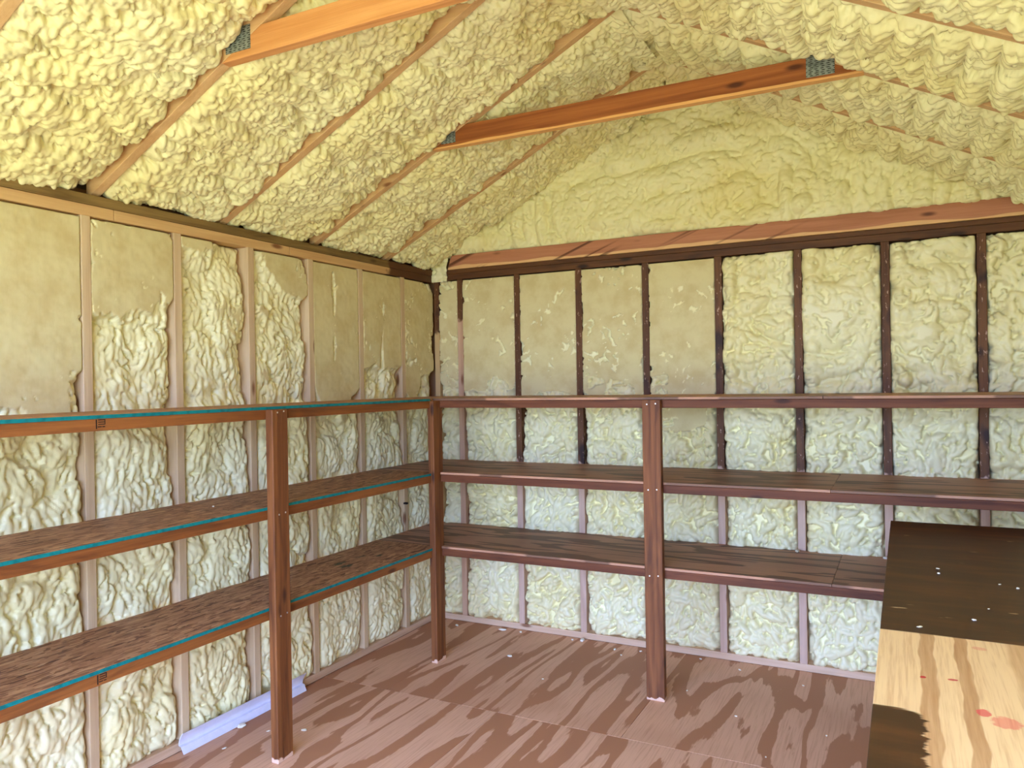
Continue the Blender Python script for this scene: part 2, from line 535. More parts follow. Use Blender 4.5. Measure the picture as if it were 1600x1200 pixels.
# ------------------------------------------------------------------ sprayed foam height fields
def vnoise(nu, nv, cell, seed, du):
    """smooth random field -1..1 on a nu x nv grid with features of size cell (metres)"""
    r = np.random.default_rng(seed)
    gu, gv = int(nu * du / cell) + 4, int(nv * du / cell) + 4
    g = r.uniform(-1, 1, (gu, gv))
    a = np.arange(nu) * du / cell + 0.5
    b = np.arange(nv) * du / cell + 0.5
    ia, ib = a.astype(int), b.astype(int)
    fa, fb = a - ia, b - ib
    fa, fb = fa * fa * (3 - 2 * fa), fb * fb * (3 - 2 * fb)
    fa, fb = fa[:, None], fb[None, :]
    g00, g10 = g[np.ix_(ia, ib)], g[np.ix_(ia + 1, ib)]
    g01, g11 = g[np.ix_(ia, ib + 1)], g[np.ix_(ia + 1, ib + 1)]
    return (g00 * (1 - fa) + g10 * fa) * (1 - fb) + (g01 * (1 - fa) + g11 * fa) * fb


def splat(nu, nv, du, seed, rmin, rmax, asp, ang, spread, amp, jit, cover=2.6, power=0.6, curl=0.12):
    """union of many overlapping ellipsoidal lumps -> creased, bulbous relief"""
    r = np.random.default_rng(seed)
    L = np.full((nu, nv), -amp * 0.9)
    area = nu * nv * du * du
    rm = (rmin + rmax) / 2
    n = int(cover * area / (math.pi * rm * rm * (1 + asp) / 2))
    A = vnoise(nu, nv, curl, seed + 5, du) * spread + ang
    cu = r.uniform(0, nu * du, n)
    cv = r.uniform(0, nv * du, n)
    rb = rmin + (rmax - rmin) * r.random(n) ** 1.6
    ra = rb * (1 + (asp - 1) * r.random(n))
    h0 = r.uniform(-jit, jit, n)
    dth = r.normal(0, 0.25, n)
    for k in range(n):
        iu, iv = int(cu[k] / du), int(cv[k] / du)
        th = A[min(iu, nu - 1), min(iv, nv - 1)] + dth[k]
        R = int(ra[k] / du) + 1
        u0, u1 = max(iu - R, 0), min(iu + R + 1, nu)
        v0, v1 = max(iv - R, 0), min(iv + R + 1, nv)
        if u0 >= u1 or v0 >= v1:
            continue
        x = (np.arange(u0, u1) * du - cu[k])[:, None]
        y = (np.arange(v0, v1) * du - cv[k])[None, :]
        c, s = math.cos(th), math.sin(th)
        p = (x * c + y * s) / ra[k]
        q = (y * c - x * s) / rb[k]
        w = 1 - p * p - q * q
        np.maximum(w, 0, out=w)
        hh = amp * (rb[k] / rm) * w ** power + h0[k] - amp * 0.9 * (w <= 0)
        S = L[u0:u1, v0:v1]
        np.maximum(S, np.where(w > 0, hh, -9), out=S)
    return L


def blob(H, du, uc, vc, ra, rb, th, amp, power=0.55):
    nu, nv = H.shape
    x = (np.arange(nu) * du - uc)[:, None]
    y = (np.arange(nv) * du - vc)[None, :]
    c, s = math.cos(th), math.sin(th)
    w = np.maximum(1 - ((x * c + y * s) / ra) ** 2 - ((y * c - x * s) / rb) ** 2, 0)
    np.maximum(H, amp * w ** power, out=H)


def heightfield(name, O, U, V, N, H, du, parent, cut=None, mask=None):
    nu, nv = H.shape
    O, U, V, N = (np.array(a, float) for a in (O, U, V, N))
    uu = (np.arange(nu) * du)[:, None, None]
    vv = (np.arange(nv) * du)[None, :, None]
    P = O + uu * U + vv * V + H[:, :, None] * N
    org = P.reshape(-1, 3).mean(0)
    idx = np.arange(nu * nv).reshape(nu, nv)
    quad = np.stack([idx[:-1, :-1], idx[1:, :-1], idx[1:, 1:], idx[:-1, 1:]], -1)
    if np.dot(np.cross(U, V), N) < 0:
        quad = quad[..., ::-1]
    if mask is not None:
        mk = mask[:-1, :-1] & mask[1:, 1:] & mask[1:, :-1] & mask[:-1, 1:]
        quad = quad[mk]
    quad = quad.reshape(-1, 4)
    used = np.unique(quad)
    remap = np.full(nu * nv, -1)
    remap[used] = np.arange(len(used))
    quad = remap[quad]
    pts = (P.reshape(-1, 3) - org)[used]
    me = bpy.data.meshes.new(name)
    me.vertices.add(len(pts))
    me.vertices.foreach_set('co', pts.astype(np.float32).ravel())
    me.loops.add(len(quad) * 4)
    me.loops.foreach_set('vertex_index', quad.astype(np.int32).ravel())
    me.polygons.add(len(quad))
    me.polygons.foreach_set('loop_start', (np.arange(len(quad)) * 4).astype(np.int32))
    me.polygons.foreach_set('loop_total', np.full(len(quad), 4, np.int32))
    me.update(calc_edges=True)
    me.shade_smooth()
    if cut is not None:
        at = me.attributes.new('cut', 'FLOAT', 'POINT')
        at.data.foreach_set('value', cut.ravel()[used].astype(np.float32))
    return link(name, me, M['foam'], parent, org)


def edge_dist(nu, nv, du, inset):
    u = np.arange(nu) * du
    d = np.minimum(u, u[-1] - u) - inset
    return np.broadcast_to(d[:, None], (nu, nv))


def sstep(x, a, b):
    t = np.clip((x - a) / (b - a), 0, 1)
    return t * t * (3 - 2 * t)


# ------------------------------------------------------------------ dimensions read from the photograph
SP = 0.4064
STUD_L = [-(0.3401 + SP * i) for i in range(7)]           # y of the studs of the left wall
STUD_B = [0.1991 + SP * i for i in range(8)]              # x of the studs of the back wall
W = 3.32                                                  # room width
AX, ZE, SL = 1.66, 2.27, 0.505                            # ridge x, underside of the rafters at x=0, slope
TH = math.atan(SL)
TRUSS = [-0.47, -1.085, -1.70, -2.315, -2.965]             # front to back, near face at y - 0.019
ZS = (1.4369, 1.0317, 0.6255)                             # shelf tops
D1, D2 = 0.4206, 0.6394                                   # shelf depths, left and back
DU = 0.0052

# ------------------------------------------------------------------ outside ground, floor
g = box('ground', -25, 28, -45, 12, -0.45, -0.30, M['concrete'], bevel=0)
structure(g, 'pale ground outside the doorway')

floor = box('floor', -0.10, W + 0.10, YF - 0.12, 0.10, -0.30, -0.019, M['sheathing'], bevel=0)
structure(floor, 'plywood floor of the shed')
for (y0, y1, xs) in ((-1.103, 0.0, (0.0, 0.40, 1.62, 2.84, W)), (-3.541, -1.103, (0.0, 1.02, 2.24, W)), (YF, -3.541, (0.0, 0.6, 1.82, 3.04, W))):
    for a, b in zip(xs[:-1], xs[1:]):
        box('plywood_sheet', a + 0.0008, b - 0.0008, y0 + 0.0008, y1 - 0.0008, -0.019, 0.0, M['floor'], floor, 0.0012)

# ------------------------------------------------------------------ left wall
wl = box('wall_left', -0.115, -0.10, YF, 0.10, -0.019, 2.292, M['sheathing'], bevel=0)
structure(wl, 'left eave wall of bare studs filled with cream sprayed foam')
box('bottom_plate', -0.089, 0.0, YF, 0.0, 0.0, 0.038, M['raw_y'], wl)
box('top_plate', -0.089, 0.0, -1.30, 0.0, 2.170, 2.2120, M['plate_low'], wl)
box('top_plate', -0.089, 0.0, -2.255, -1.302, 2.170, 2.2120, M['plate_low'], wl)
box('top_plate', -0.089, 0.0, YF, -2.257, 2.170, 2.2120, M['plate_low'], wl)
o = box('top_plate', -0.089, 0.0, YF, 0.0, 2.2130, 2.2525, M['plate_up'], wl)
o['label'] = 'weathered dark upper plate'
for y in STUD_L + [-(0.3401 + SP * i) for i in range(7, 11)]:
    box('stud', -0.089, 0.0, y - 0.019, y + 0.019, 0.038, 2.170, M['stud_raw'], wl)


def wall_bay(parent, O, U, V, N, width, height, seed, lev_hi, zsplit, rough_hi, lean, kind, seam=False):
    """one stud bay. lev_hi: mean level of the foam above zsplit before shaving flush; below it the foam is left rough"""
    du = DU
    over = 0.004
    nu, nv = int((width + 2 * over) / du) + 1, int(height / du) + 1
    du_u = du
    z = np.broadcast_to((np.arange(nv) * du)[None, :], (nu, nv))
    d = edge_dist(nu, nv, du, over)
    u = np.broadcast_to((np.arange(nu) * du)[:, None], (nu, nv)) / (width)
    zz = z + 0.17 * vnoise(nu, nv, 0.16, seed + 1, du) + 0.035 * vnoise(nu, nv, 0.035, seed + 2, du)
    hi = sstep(zz, zsplit - 0.05, zsplit + 0.05)
    if kind == 'left':
        L = splat(nu, nv, du, seed, 0.007, 0.0145, 3.6, math.pi / 2, 0.8, 0.012, 0.004, 3.4, 0.5, 0.10)
        Mo = splat(nu, nv, du, seed + 9, 0.05, 0.10, 1.6, math.pi / 2, 1.2, 0.014, 0.006, 2.2, 0.8)
        low = -0.024
    else:
        L = splat(nu, nv, du, seed, 0.009, 0.020, 2.8, math.pi / 2, 1.8, 0.020, 0.004, 2.2, 0.38, 0.08)
        Mo = splat(nu, nv, du, seed + 9, 0.04, 0.09, 1.8, 0.0, 1.5, 0.014, 0.005, 2.2, 0.75)
        low = -0.016
        if lev_hi < -0.01:                                # thick horizontal passes and a string of blobs by the stud
            Mh = splat(nu, nv, du, seed + 11, 0.035, 0.075, 3.0, 0.0, 0.5, 0.030, 0.010, 2.6, 0.5, 0.3)
            r = np.random.default_rng(seed + 12)
            vc = 1.22
            while vc < height:
                rb = r.uniform(0.030, 0.055)
                blob(Mh, du, 0.045 + r.uniform(0, 0.02), vc, rb * 1.2, rb, 1.5, 0.046)
                vc += rb * 1.9
            up_ = sstep(z, 1.20, 1.30)
            Mo = Mo * (1 - up_) + (Mh - 0.004) * up_
            L = L * (1 - 0.45 * up_)
    base = low + 0.012 * vnoise(nu, nv, 0.16, seed + 3, du)
    if seam:                                              # a ragged seam left open where two passes met
        uc = width * 0.5 + 0.03 * vnoise(nu, nv, 0.3, seed + 20, du)
        sm = np.exp(-((u * width - uc) / 0.012) ** 2) * sstep(vnoise(nu, nv, 0.10, seed + 21, du), -0.5, 0.2)
        base = base - 0.0 * sm
    base = base * (1 - hi) + hi * (lev_hi + rough_hi * vnoise(nu, nv, 0.11, seed + 4, du))
    if kind == 'left':
        base = base - 0.014 * (1 - hi) * sstep(zz, 1.30, 1.40)
    H = base + L + Mo
    if seam:
        H = H - 0.055 * sm * hi
    # rounded shoulders against the studs, deeper on the near side
    k = 0.040 * np.exp(-np.maximum(d, 0) / 0.012) + lean * np.exp(-np.maximum(d, 0) / 0.03) * (u < 0.5 if True else 0)
    k = k * (1 - hi * 0.75)
    k2 = 0.030 * np.exp(-np.maximum(d, 0) / 0.004) * (0.5 + 0.5 * vnoise(nu, nv, 0.03, seed + 6, du))
    zt = height - z
    k3 = 0.03 * np.exp(-np.maximum(zt, 0) / 0.006) + 0.035 * np.exp(-np.maximum(z, 0) / 0.012)
    H = H - k - k2 - k3
    flush = -0.0015 + 0.0008 * vnoise(nu, nv, 0.02, seed + 7, du) + 0.0015 * vnoise(nu, nv, 0.12, seed + 8, du)
    if kind == 'left':
        lim = np.where(zz > 1.36, flush, 0.05)
    else:
        lim = np.where(hi > 0.3, flush, 0.05) if lev_hi > -0.01 else np.full_like(H, 0.05)
    cut = sstep(H, lim - 0.001, lim + 0.001)
    H = np.minimum(H, lim)
    H = np.where(d < 0.001, np.minimum(H, -0.0015), H)
    H = np.maximum(H, -0.085)
    H[0, :] = -0.085
    H[-1, :] = -0.085
    H[:, 0] = -0.085
    H[:, -1] = -0.085
    return heightfield('foam_panel', O, U, V, N, H, du, parent, cut * (lim < 0.01))


ys = [-0.0] + STUD_L + [STUD_L[-1] - SP]
lv = {0: (0.010, 1.46, 0.030), 1: (0.022, 1.52, 0.016), 2: (0.022, 1.50, 0.014), 3: (-0.006, 1.98, 0.030),
      4: (-0.020, 2.10, 0.034), 5: (0.010, 1.80, 0.024), 6: (0.026, 1.54, 0.010)}
for i in range(7):
    y1, y0 = ys[i] - (0.019 if i else 0.0), ys[i + 1] + 0.019
    a, b, c = lv[i]
    wall_bay(wl, (0, y0 - 0.004, 0.030), (0, 1, 0), (0, 0, 1), (1, 0, 0), y1 - y0, 2.142, 100 + 10 * i, a, b - 0.03, c, 0.016, 'left', i in (1, 2))
# plainer foam on the part of the wall beside the camera
nu, nv = int((STUD_L[6] - YF) / 0.02), int(2.14 / 0.02)
H = -0.03 + splat(nu, nv, 0.02, 5, 0.04, 0.08, 2.0, 1.5, 0.5, 0.03, 0.01, 2.4)
heightfield('foam_panel', (0, YF, 0.03), (0, 1, 0), (0, 0, 1), (1, 0, 0), H, 0.02, wl, np.zeros_like(H))

# ------------------------------------------------------------------ back wall with its gable
wbk = poly('wall_back', [(-0.1, 0.10, -0.019), (W + 0.1, 0.10, -0.019), (W + 0.1, 0.10, 2.30), (AX, 0.10, 3.26), (-0.1, 0.10, 2.30),
                         (-0.1, 0.115, -0.019), (W + 0.1, 0.115, -0.019), (W + 0.1, 0.115, 2.30), (AX, 0.115, 3.26), (-0.1, 0.115, 2.30)],
           [(0, 1, 2, 3, 4), (9, 8, 7, 6, 5), (0, 5, 6, 1), (1, 6, 7, 2), (2, 7, 8, 3), (3, 8, 9, 4), (4, 9, 5, 0)], M['sheathing'])
structure(wbk, 'back gable wall of part stained studs filled with sprayed foam')
box('bottom_plate', 0.0, W, 0.0, 0.089, 0.0, 0.038, M['raw_x'], wbk)
box('top_plate', 0.108, W, 0.0, 0.089, 2.1806, 2.2192, M['plate_back'], wbk)
box('top_plate', 0.104, W, 0.0, 0.089, 2.2200, 2.2450, M['plate_back'], wbk)
for i, x in enumerate(STUD_B):
    m = M['stud_tip'] if i == 0 else M['stud_dark']
    box('stud', x - 0.019, x + 0.019, 0.0, 0.089, 0.038, 2.1806, m, wbk)
box('stud', 0.004, 0.040, 0.002, 0.089, 0.038, 2.176, M['stud_corner'], wbk)
o = prism('gable_chord', [(0.118, 2.2455), (0.150, 2.334), (W, 2.334), (W, 2.2455)], -0.012, 0.026, 'y', M['chord'], wbk)
o['label'] = 'reddish brown chord with a pale wane edge'

xs = [0.040 - 0.019] + STUD_B + [W + 0.019]
lvb = {0: (0.012, 1.50, 0.016), 1: (0.024, 1.46, 0.010), 2: (0.024, 1.44, 0.008), 3: (0.010, 1.46, 0.020), 4: (0.026, 1.40, 0.006),
       5: (-0.014, 1.2, 0.02), 6: (-0.012, 1.2, 0.02), 7: (-0.012, 1.2, 0.02), 8: (-0.010, 1.2, 0.02)}
for i in range(9):
    x0, x1 = xs[i] + 0.019, xs[i + 1] - 0.019
    a, b, c = lvb[i]
    wall_bay(wbk, (x0 - 0.004, 0, 0.030), (1, 0, 0), (0, 0, 1), (0, -1, 0), x1 - x0, 2.152, 300 + 10 * i, a, b - 0.03, c, 0.0, 'back')

# gable foam, above the chord
nu, nv = int(3.30 / DU), int(0.86 / DU)
L = splat(nu, nv, DU, 501, 0.008, 0.020, 2.4, 0.8, 1.8, 0.007, 0.003, 2.8, 0.45)
Mo = splat(nu, nv, DU, 502, 0.04, 0.10, 2.2, 0.2, 1.0, 0.036, 0.012, 2.4, 0.5, 0.3)
ropes = np.zeros((nu, nv))
for k in range(11):                                       # upright passes of the gun towards the right end
    uc = 2.18 + 0.088 * k + rnd.uniform(-0.022, 0.022)
    hk = rnd.uniform(0.14, 0.24) - 0.018 * max(k - 3, 0)
    blob(ropes, DU, uc, hk, rnd.uniform(0.16, 0.28), rnd.uniform(0.042, 0.064), math.pi / 2 + rnd.uniform(-0.14, 0.14), rnd.uniform(0.040, 0.062))
    if k % 2:
        blob(ropes, DU, uc + rnd.uniform(-0.03, 0.03), hk - 0.10, 0.07, 0.055, 0.8, 0.062)
for uc, hc in ((0.60, 0.20), (0.68, 0.22), (0.77, 0.20), (0.88, 0.22)):
    blob(ropes, DU, uc, hc, 0.19, 0.045, math.pi / 2, 0.050)
for uc, vc, ra, rb in ((1.35, 0.30, 0.26, 0.09), (1.70, 0.34, 0.30, 0.08), (1.62, 0.18, 0.30, 0.07), (1.25, 0.14, 0.20, 0.08), (1.95, 0.22, 0.10, 0.09), (1.75, 0.50, 0.22, 0.07),
                       (1.28, 0.45, 0.12, 0.10), (2.05, 0.36, 0.12, 0.10), (1.48, 0.06, 0.12, 0.05), (1.02, 0.26, 0.12, 0.10)):
    blob(ropes, DU, uc, vc, ra, rb, 0.1, 0.048)
H = -0.024 + L + np.maximum(Mo * 0.8, ropes) + 0.012 * vnoise(nu, nv, 0.2, 503, DU)
xg = np.broadcast_to((0.01 + np.arange(nu) * DU)[:, None], (nu, nv))
zg = np.broadcast_to((2.325 + np.arange(nv) * DU)[None, :], (nu, nv))
zr = ZE + SL * (AX - np.abs(xg - AX))
H = H - 0.03 * np.exp(-np.arange(nv) * DU / 0.006)[None, :]
heightfield('foam_panel', (0.01, 0, 2.325), (1, 0, 0), (0, 0, 1), (0, -1, 0), H, DU, wbk, np.zeros_like(H), zg < zr + 0.05)
# the foam that fills the gap between the two plates in the corner
nu, nv = int(0.13 / 0.004), int(0.20 / 0.004)
H = 0.002 + splat(nu, nv, 0.004, 77, 0.010, 0.022, 1.6, 0.5, 1.5, 0.008, 0.003) + 0.006 * vnoise(nu, nv, 0.05, 78, 0.004)
heightfield('foam_panel', (-0.012, 0, 2.172), (1, 0, 0), (0, 0, 1), (0, -1, 0), H, 0.004, wbk, np.zeros_like(H))

# ------------------------------------------------------------------ roof: deck, foam between the trusses
ceil = poly('ceiling', [(-0.2, YF, 2.30 - 0.06), (AX, YF, 3.26), (W + 0.2, YF, 2.30 - 0.06), (-0.2, 0.11, 2.30 - 0.06), (AX, 0.11, 3.26), (W + 0.2, 0.11, 2.30 - 0.06),
                        (-0.2, YF, 2.33 - 0.06), (AX, YF, 3.29), (W + 0.2, YF, 2.33 - 0.06), (-0.2, 0.11, 2.33 - 0.06), (AX, 0.11, 3.29), (W + 0.2, 0.11, 2.33 - 0.06)],
            [(0, 3, 4, 1), (1, 4, 5, 2), (6, 7, 10, 9), (7, 8, 11, 10), (0, 1, 7, 6), (1, 2, 8, 7), (3, 9, 10, 4), (4, 10, 11, 5), (0, 6, 9, 3), (2, 5, 11, 8)], M['shingle'])
structure(ceil, 'pitched ceiling of sprayed foam between bare rafters')
CT, ST = math.cos(TH), math.sin(TH)
SLEN = (AX + 0.03) / CT


def roof_bay(side, y0, y1, seed, du=DU):
    over = 0.006
    a, b = y0 + 0.019 - over, y1 - 0.019 + over
    nu, nv = int((b - a) / du) + 1, int(SLEN / du) + 1
    uu = np.broadcast_to((np.arange(nu) * du)[:, None], (nu, nv))
    v = np.broadcast_to((np.arange(nv) * du)[None, :], (nu, nv))
    if side == 'l':
        O, V, N = (-0.03, a, ZE - 0.03 * SL), (CT, 0, ST), (ST, 0, -CT)
        L = splat(nu, nv, du, seed, 0.007, 0.015, 2.1, math.pi / 2, 1.1, 0.015, 0.006, 3.2, 0.5, 0.12)
        Mo = splat(nu, nv, du, seed + 1, 0.035, 0.07, 2.4, 0.1, 0.6, 0.016, 0.006, 2.3, 0.8, 0.3)
        ph = v / 0.115 + 0.8 * vnoise(nu, nv, 0.25, seed + 4, du)
        Mo = Mo + 0.012 * np.abs(np.sin(np.pi * ph)) ** 0.7 - 0.006
        e0, en = 0.028, 0.010
    else:
        O, V, N = (W + 0.03, a, ZE - 0.03 * SL), (-CT, 0, ST), (-ST, 0, -CT)
        L = splat(nu, nv, du, seed, 0.007, 0.014, 3.2, math.pi / 2, 0.6, 0.016, 0.007, 3.2, 0.5, 0.09)
        Mo = splat(nu, nv, du, seed + 1, 0.03, 0.06, 2.0, 0.0, 0.6, 0.012, 0.006, 2.3, 0.8, 0.3)
        # level passes of the gun, a hand wide, from rafter to rafter
        ph = v / 0.105 + 0.45 * vnoise(nu, nv, 0.22, seed + 4, du)
        Mo = Mo + 0.032 * np.abs(np.sin(np.pi * ph)) ** 0.7 - 0.012
        e0, en = 0.046, 0.008
    d = edge_dist(nu, nv, du, over)
    if side == 'r':                                       # the passes thin out against the rafters
        Mo = Mo * (0.35 + 0.65 * sstep(d, 0.0, 0.09))
    H = L + Mo - 0.012 + 0.016 * vnoise(nu, nv, 0.25, seed + 2, du)
    spill = sstep(vnoise(nu, nv, 0.16, seed + 5, du), 0.55, 0.85)
    e = e0 + en * vnoise(nu, nv, 0.09, seed + 3, du)
    H = H - (1 - 0.75 * spill) * (e * np.exp(-np.maximum(d, 0) / 0.030) + 0.02 * np.exp(-np.maximum(d, 0) / 0.004))
    H = H - 0.006 * np.exp(-v / 0.04) + 0.05 * np.exp(-np.maximum(SLEN - v, 0) / 0.07)
    H = np.maximum(H, -0.08)
    H[0, :] = -0.085
    H[-1, :] = -0.085
    return heightfield('foam_panel', O, (0, 1, 0), V, N, H, du, ceil, np.zeros_like(H))


edges = [0.02] + TRUSS
for i in range(5):
    for s in 'lr':
        if s == 'r' and i > 3:
            continue
        roof_bay(s, edges[i + 1], edges[i], 700 + 20 * i + (7 if s == 'r' else 0))
roof_bay('r', TRUSS[4], TRUSS[3], 907, 0.012)
roof_bay('l', -3.40, TRUSS[4], 940, 0.008)
roof_bay('l', YF, -3.40, 950, 0.025)
roof_bay('r', YF, TRUSS[4], 957, 0.025)

# trusses
TR_LAB = ['bare roof truss nearest the back gable wall, mostly buried in foam',
          'roof truss with the reddish brown tie across the middle of the picture',
          'bare roof truss without a tie, between the two tied ones',
          'roof truss with the golden tie in the upper left corner',
          'bare rafters nearest the camera at the upper left edge']
D = 0.089 / CT                                            # vertical depth of a rafter


def nail_plate(x0, x1, z0, z1, y, parent):
    return box('nail_plate', x0, x1, y - 0.0022, y, z0, z1, M['nailplate'], parent, 0.0004)


for i, y in enumerate(TRUSS):
    t = empty('roof_truss', (AX, y, 2.24), TR_LAB[i], 'truss', 'roof trusses')
    ya, yb = y - 0.019, y + 0.019
    prism('rafter', [(-0.05, ZE - 0.05 * SL), (AX, ZE + AX * SL), (AX, ZE + AX * SL + D), (-0.05, ZE - 0.05 * SL + D)], ya, yb, 'y', M['rafter_x'], t)
    prism('rafter', [(W + 0.05, ZE - 0.05 * SL), (AX, ZE + AX * SL), (AX, ZE + AX * SL + D), (W + 0.05, ZE - 0.05 * SL + D)], ya, yb, 'y', M['rafter_x'], t)
    if i in (1, 3):
        zb, zt = (2.634, 2.728) if i == 1 else (2.612, 2.704)
        xl = (zb - ZE) / SL
        xt = (zt - ZE) / SL
        c = prism('tie_beam', [(xl, zb), (W - xl, zb), (W - xt, zt), (xt, zt)], ya, yb, 'y', M['tie_red'] if i == 1 else M['tie_gold'], t)
        if i == 1:
            c['label'] = 'reddish brown tie with a pale lower edge'
            nail_plate(0.775, 0.852, 2.652, 2.706, ya, t)
            nail_plate(2.400, 2.500, 2.650, 2.742, ya, t)
        else:
            c['label'] = 'golden tie'
            nail_plate(0.700, 0.812, 2.636, 2.716, ya, t)

# ------------------------------------------------------------------ right wall and front wall, beside and behind the camera
wr = box('wall_right', W, W + 0.10, YF, 0.0, -0.019, 2.30, M['foam'], bevel=0)
structure(wr, 'right wall behind the workbench')
wf = poly('wall_front', [(x, y, z) for y in (YF - 0.10, YF) for x, z in
                         ((-0.1, -0.019), (DOOR[0], -0.019), (DOOR[0], DOOR[2]), (DOOR[1], DOOR[2]), (DOOR[1], -0.019), (W + 0.1, -0.019), (W + 0.1, 2.27), (AX, 3.25), (-0.1, 2.27))],
          [tuple(range(9)), tuple(range(17, 8, -1))] + [(k, (k + 1) % 9, 9 + (k + 1) % 9, 9 + k) for k in range(9)], M['foam'])
structure(wf, 'front wall with the open doorway')

# ------------------------------------------------------------------ shelving
RT = 0.0115
un = empty('shelving_unit', (0.21, -2.6, 0), 'stained shelving along the left wall with teal-edged strand board shelves', 'shelf')
for k, z in enumerate(ZS):
    pts = [(0.004, -4.35), (D1, -4.35), (D1, -0.7035), (0.4015, -0.7035), (0.4015, -D2 - 0.003), (0.004, -D2 - 0.003)]
    s = poly('shelf_board', [(x, y, z - RT) for x, y in pts] + [(x, y, z) for x, y in pts],
             [tuple(range(5, -1, -1)), tuple(range(6, 12))] + [(q, (q + 1) % 6, 6 + (q + 1) % 6, 6 + q) for q in range(6)], M['osb'], un, bevel=0.0008)
    box('painted_edge', D1 - 0.0005, D1 + 0.0016, -4.35, -0.7035, z - RT - 0.0005, z - 0.0003, M['teal'], s, 0.0003)['label'] = 'teal painted edge'
    r = box('rail', D1 - 0.089, D1 - 0.001, -4.35, -0.7035, z - RT - 0.040, z - RT, M['rail_red'], un)
    if k in (0, 2):     # smudged ink stamp on the rail
        yy, zz0 = (-2.615, z - RT - 0.003) if k == 0 else (-2.626, z - RT - 0.004)
        vv, ff = [], []
        for (a0, a1, b0, b1) in ((-0.018, -0.014, 0.0, -0.030), (-0.010, 0.012, 0.0, -0.003), (-0.010, 0.012, -0.007, -0.010), (-0.010, 0.012, -0.014, -0.017),
                                 (0.012, 0.015, 0.0, -0.017), (-0.012, 0.002, -0.022, -0.025), (0.004, 0.014, -0.022, -0.025)):
            n0 = len(vv)
            vv += [(D1 - 0.0005, yy + a0, zz0 + b0), (D1 - 0.0005, yy + a1, zz0 + b0), (D1 - 0.0005, yy + a1, zz0 + b1), (D1 - 0.0005, yy + a0, zz0 + b1)]
            ff.append((n0, n0 + 1, n0 + 2, n0 + 3))
        poly('ink_stamp', vv, ff, M['black'], r)['label'] = 'smudged black lumber stamp'


def nails(post, pts, axis):
    for p in pts:
        n = 8
        vv = []
        for dd, rr in ((0.0, 0.0036), (0.0009, 0.0036), (0.0013, 0.0022)):
            for k in range(n):
                a = 2 * math.pi * k / n
                if axis == 'x':
                    vv.append((p[0] + dd, p[1] + rr * math.cos(a), p[2] + rr * math.sin(a)))
                else:
                    vv.append((p[0] + rr * math.cos(a), p[1] - dd, p[2] + rr * math.sin(a)))
        ff = [(j * n + k, j * n + (k + 1) % n, (j + 1) * n + (k + 1) % n, (j + 1) * n + k) for j in range(2) for k in range(n)]
        ff.append(tuple(range(2 * n, 3 * n)))
        poly('nail', vv, ff, M['nail'], post)


p1 = box('post', D1, D1 + 0.038, -1.906, -1.820, 0.0, ZS[0] - 0.0115, M['post'], un, 0.004)
nails(p1, [(D1 + 0.038, -1.878, z) for z in (1.413, 1.000, 0.590)] + [(D1 + 0.038, -1.842, z + 0.004) for z in (1.413, 1.000, 0.590)], 'x')
box('post', D1, D1 + 0.038, -3.126, -3.040, 0.0, ZS[0] - 0.0115, M['post'], un, 0.004)

ub = empty('shelving_unit', (1.66, -0.32, 0), 'stained shelving along the back wall with grained plywood shelves', 'shelf')
for k, z in enumerate(ZS):
    xj = 2.400 if k == 0 else 2.424
    box('shelf_board', 0.004, xj - 0.0008, -D2, -0.003, z - RT, z, M['shelf_ply'], ub, 0.0008)
    box('shelf_board', xj + 0.0008, W - 0.004, -D2, -0.003, z - RT, z, M['shelf_ply'], ub, 0.0008)
    r = box('rail', 0.442, W - 0.01, -D2 + 0.001, -D2 + 0.089, z - RT - 0.040, z - RT - 0.001, M['stain_x'], ub)
p2 = box('post', 0.403, 0.441, -0.702, -0.612, 0.0, ZS[0] - RT - 0.001, M['post'], ub, 0.004)
p3 = box('post', 1.602, 1.690, -D2 - 0.038, -D2, 0.0, ZS[0] - 0.0115, M['post'], ub, 0.003)
nails(p3, [(1.626, -D2 - 0.038, z) for z in (1.404, 0.998, 0.590)] + [(1.668, -D2 - 0.038, z + 0.003) for z in (1.404, 0.998, 0.590)], 'y')

# ------------------------------------------------------------------ workbench on the right
ZB = 0.917
wb = empty('workbench', (2.98, -1.98, 0), 'plywood workbench at the right, half dark stained and half bare with red spots', 'workbench')
box('bench_top', 2.656, W - 0.004, -3.30, -0.645, ZB - 0.018, ZB, M['bench'], wb, 0.0012)
box('apron', 2.690, 2.728, -3.28, -0.665, ZB - 0.107, ZB - 0.018, M['stain_y'], wb)
box('apron', W - 0.046, W - 0.008, -3.28, -0.665, ZB - 0.107, ZB - 0.018, M['stain_y'], wb)
for yy in (-3.28, -1.99, -0.703):
    box('apron', 2.728, W - 0.046, yy, yy + 0.038, ZB - 0.107, ZB - 0.018, M['stain_x'], wb)
    for xx in (2.690, W - 0.097):
        box('leg', xx, xx + 0.089, yy if yy < -1 else yy - 0.0, yy + 0.038, 0.0, ZB - 0.107, M['post'], wb)

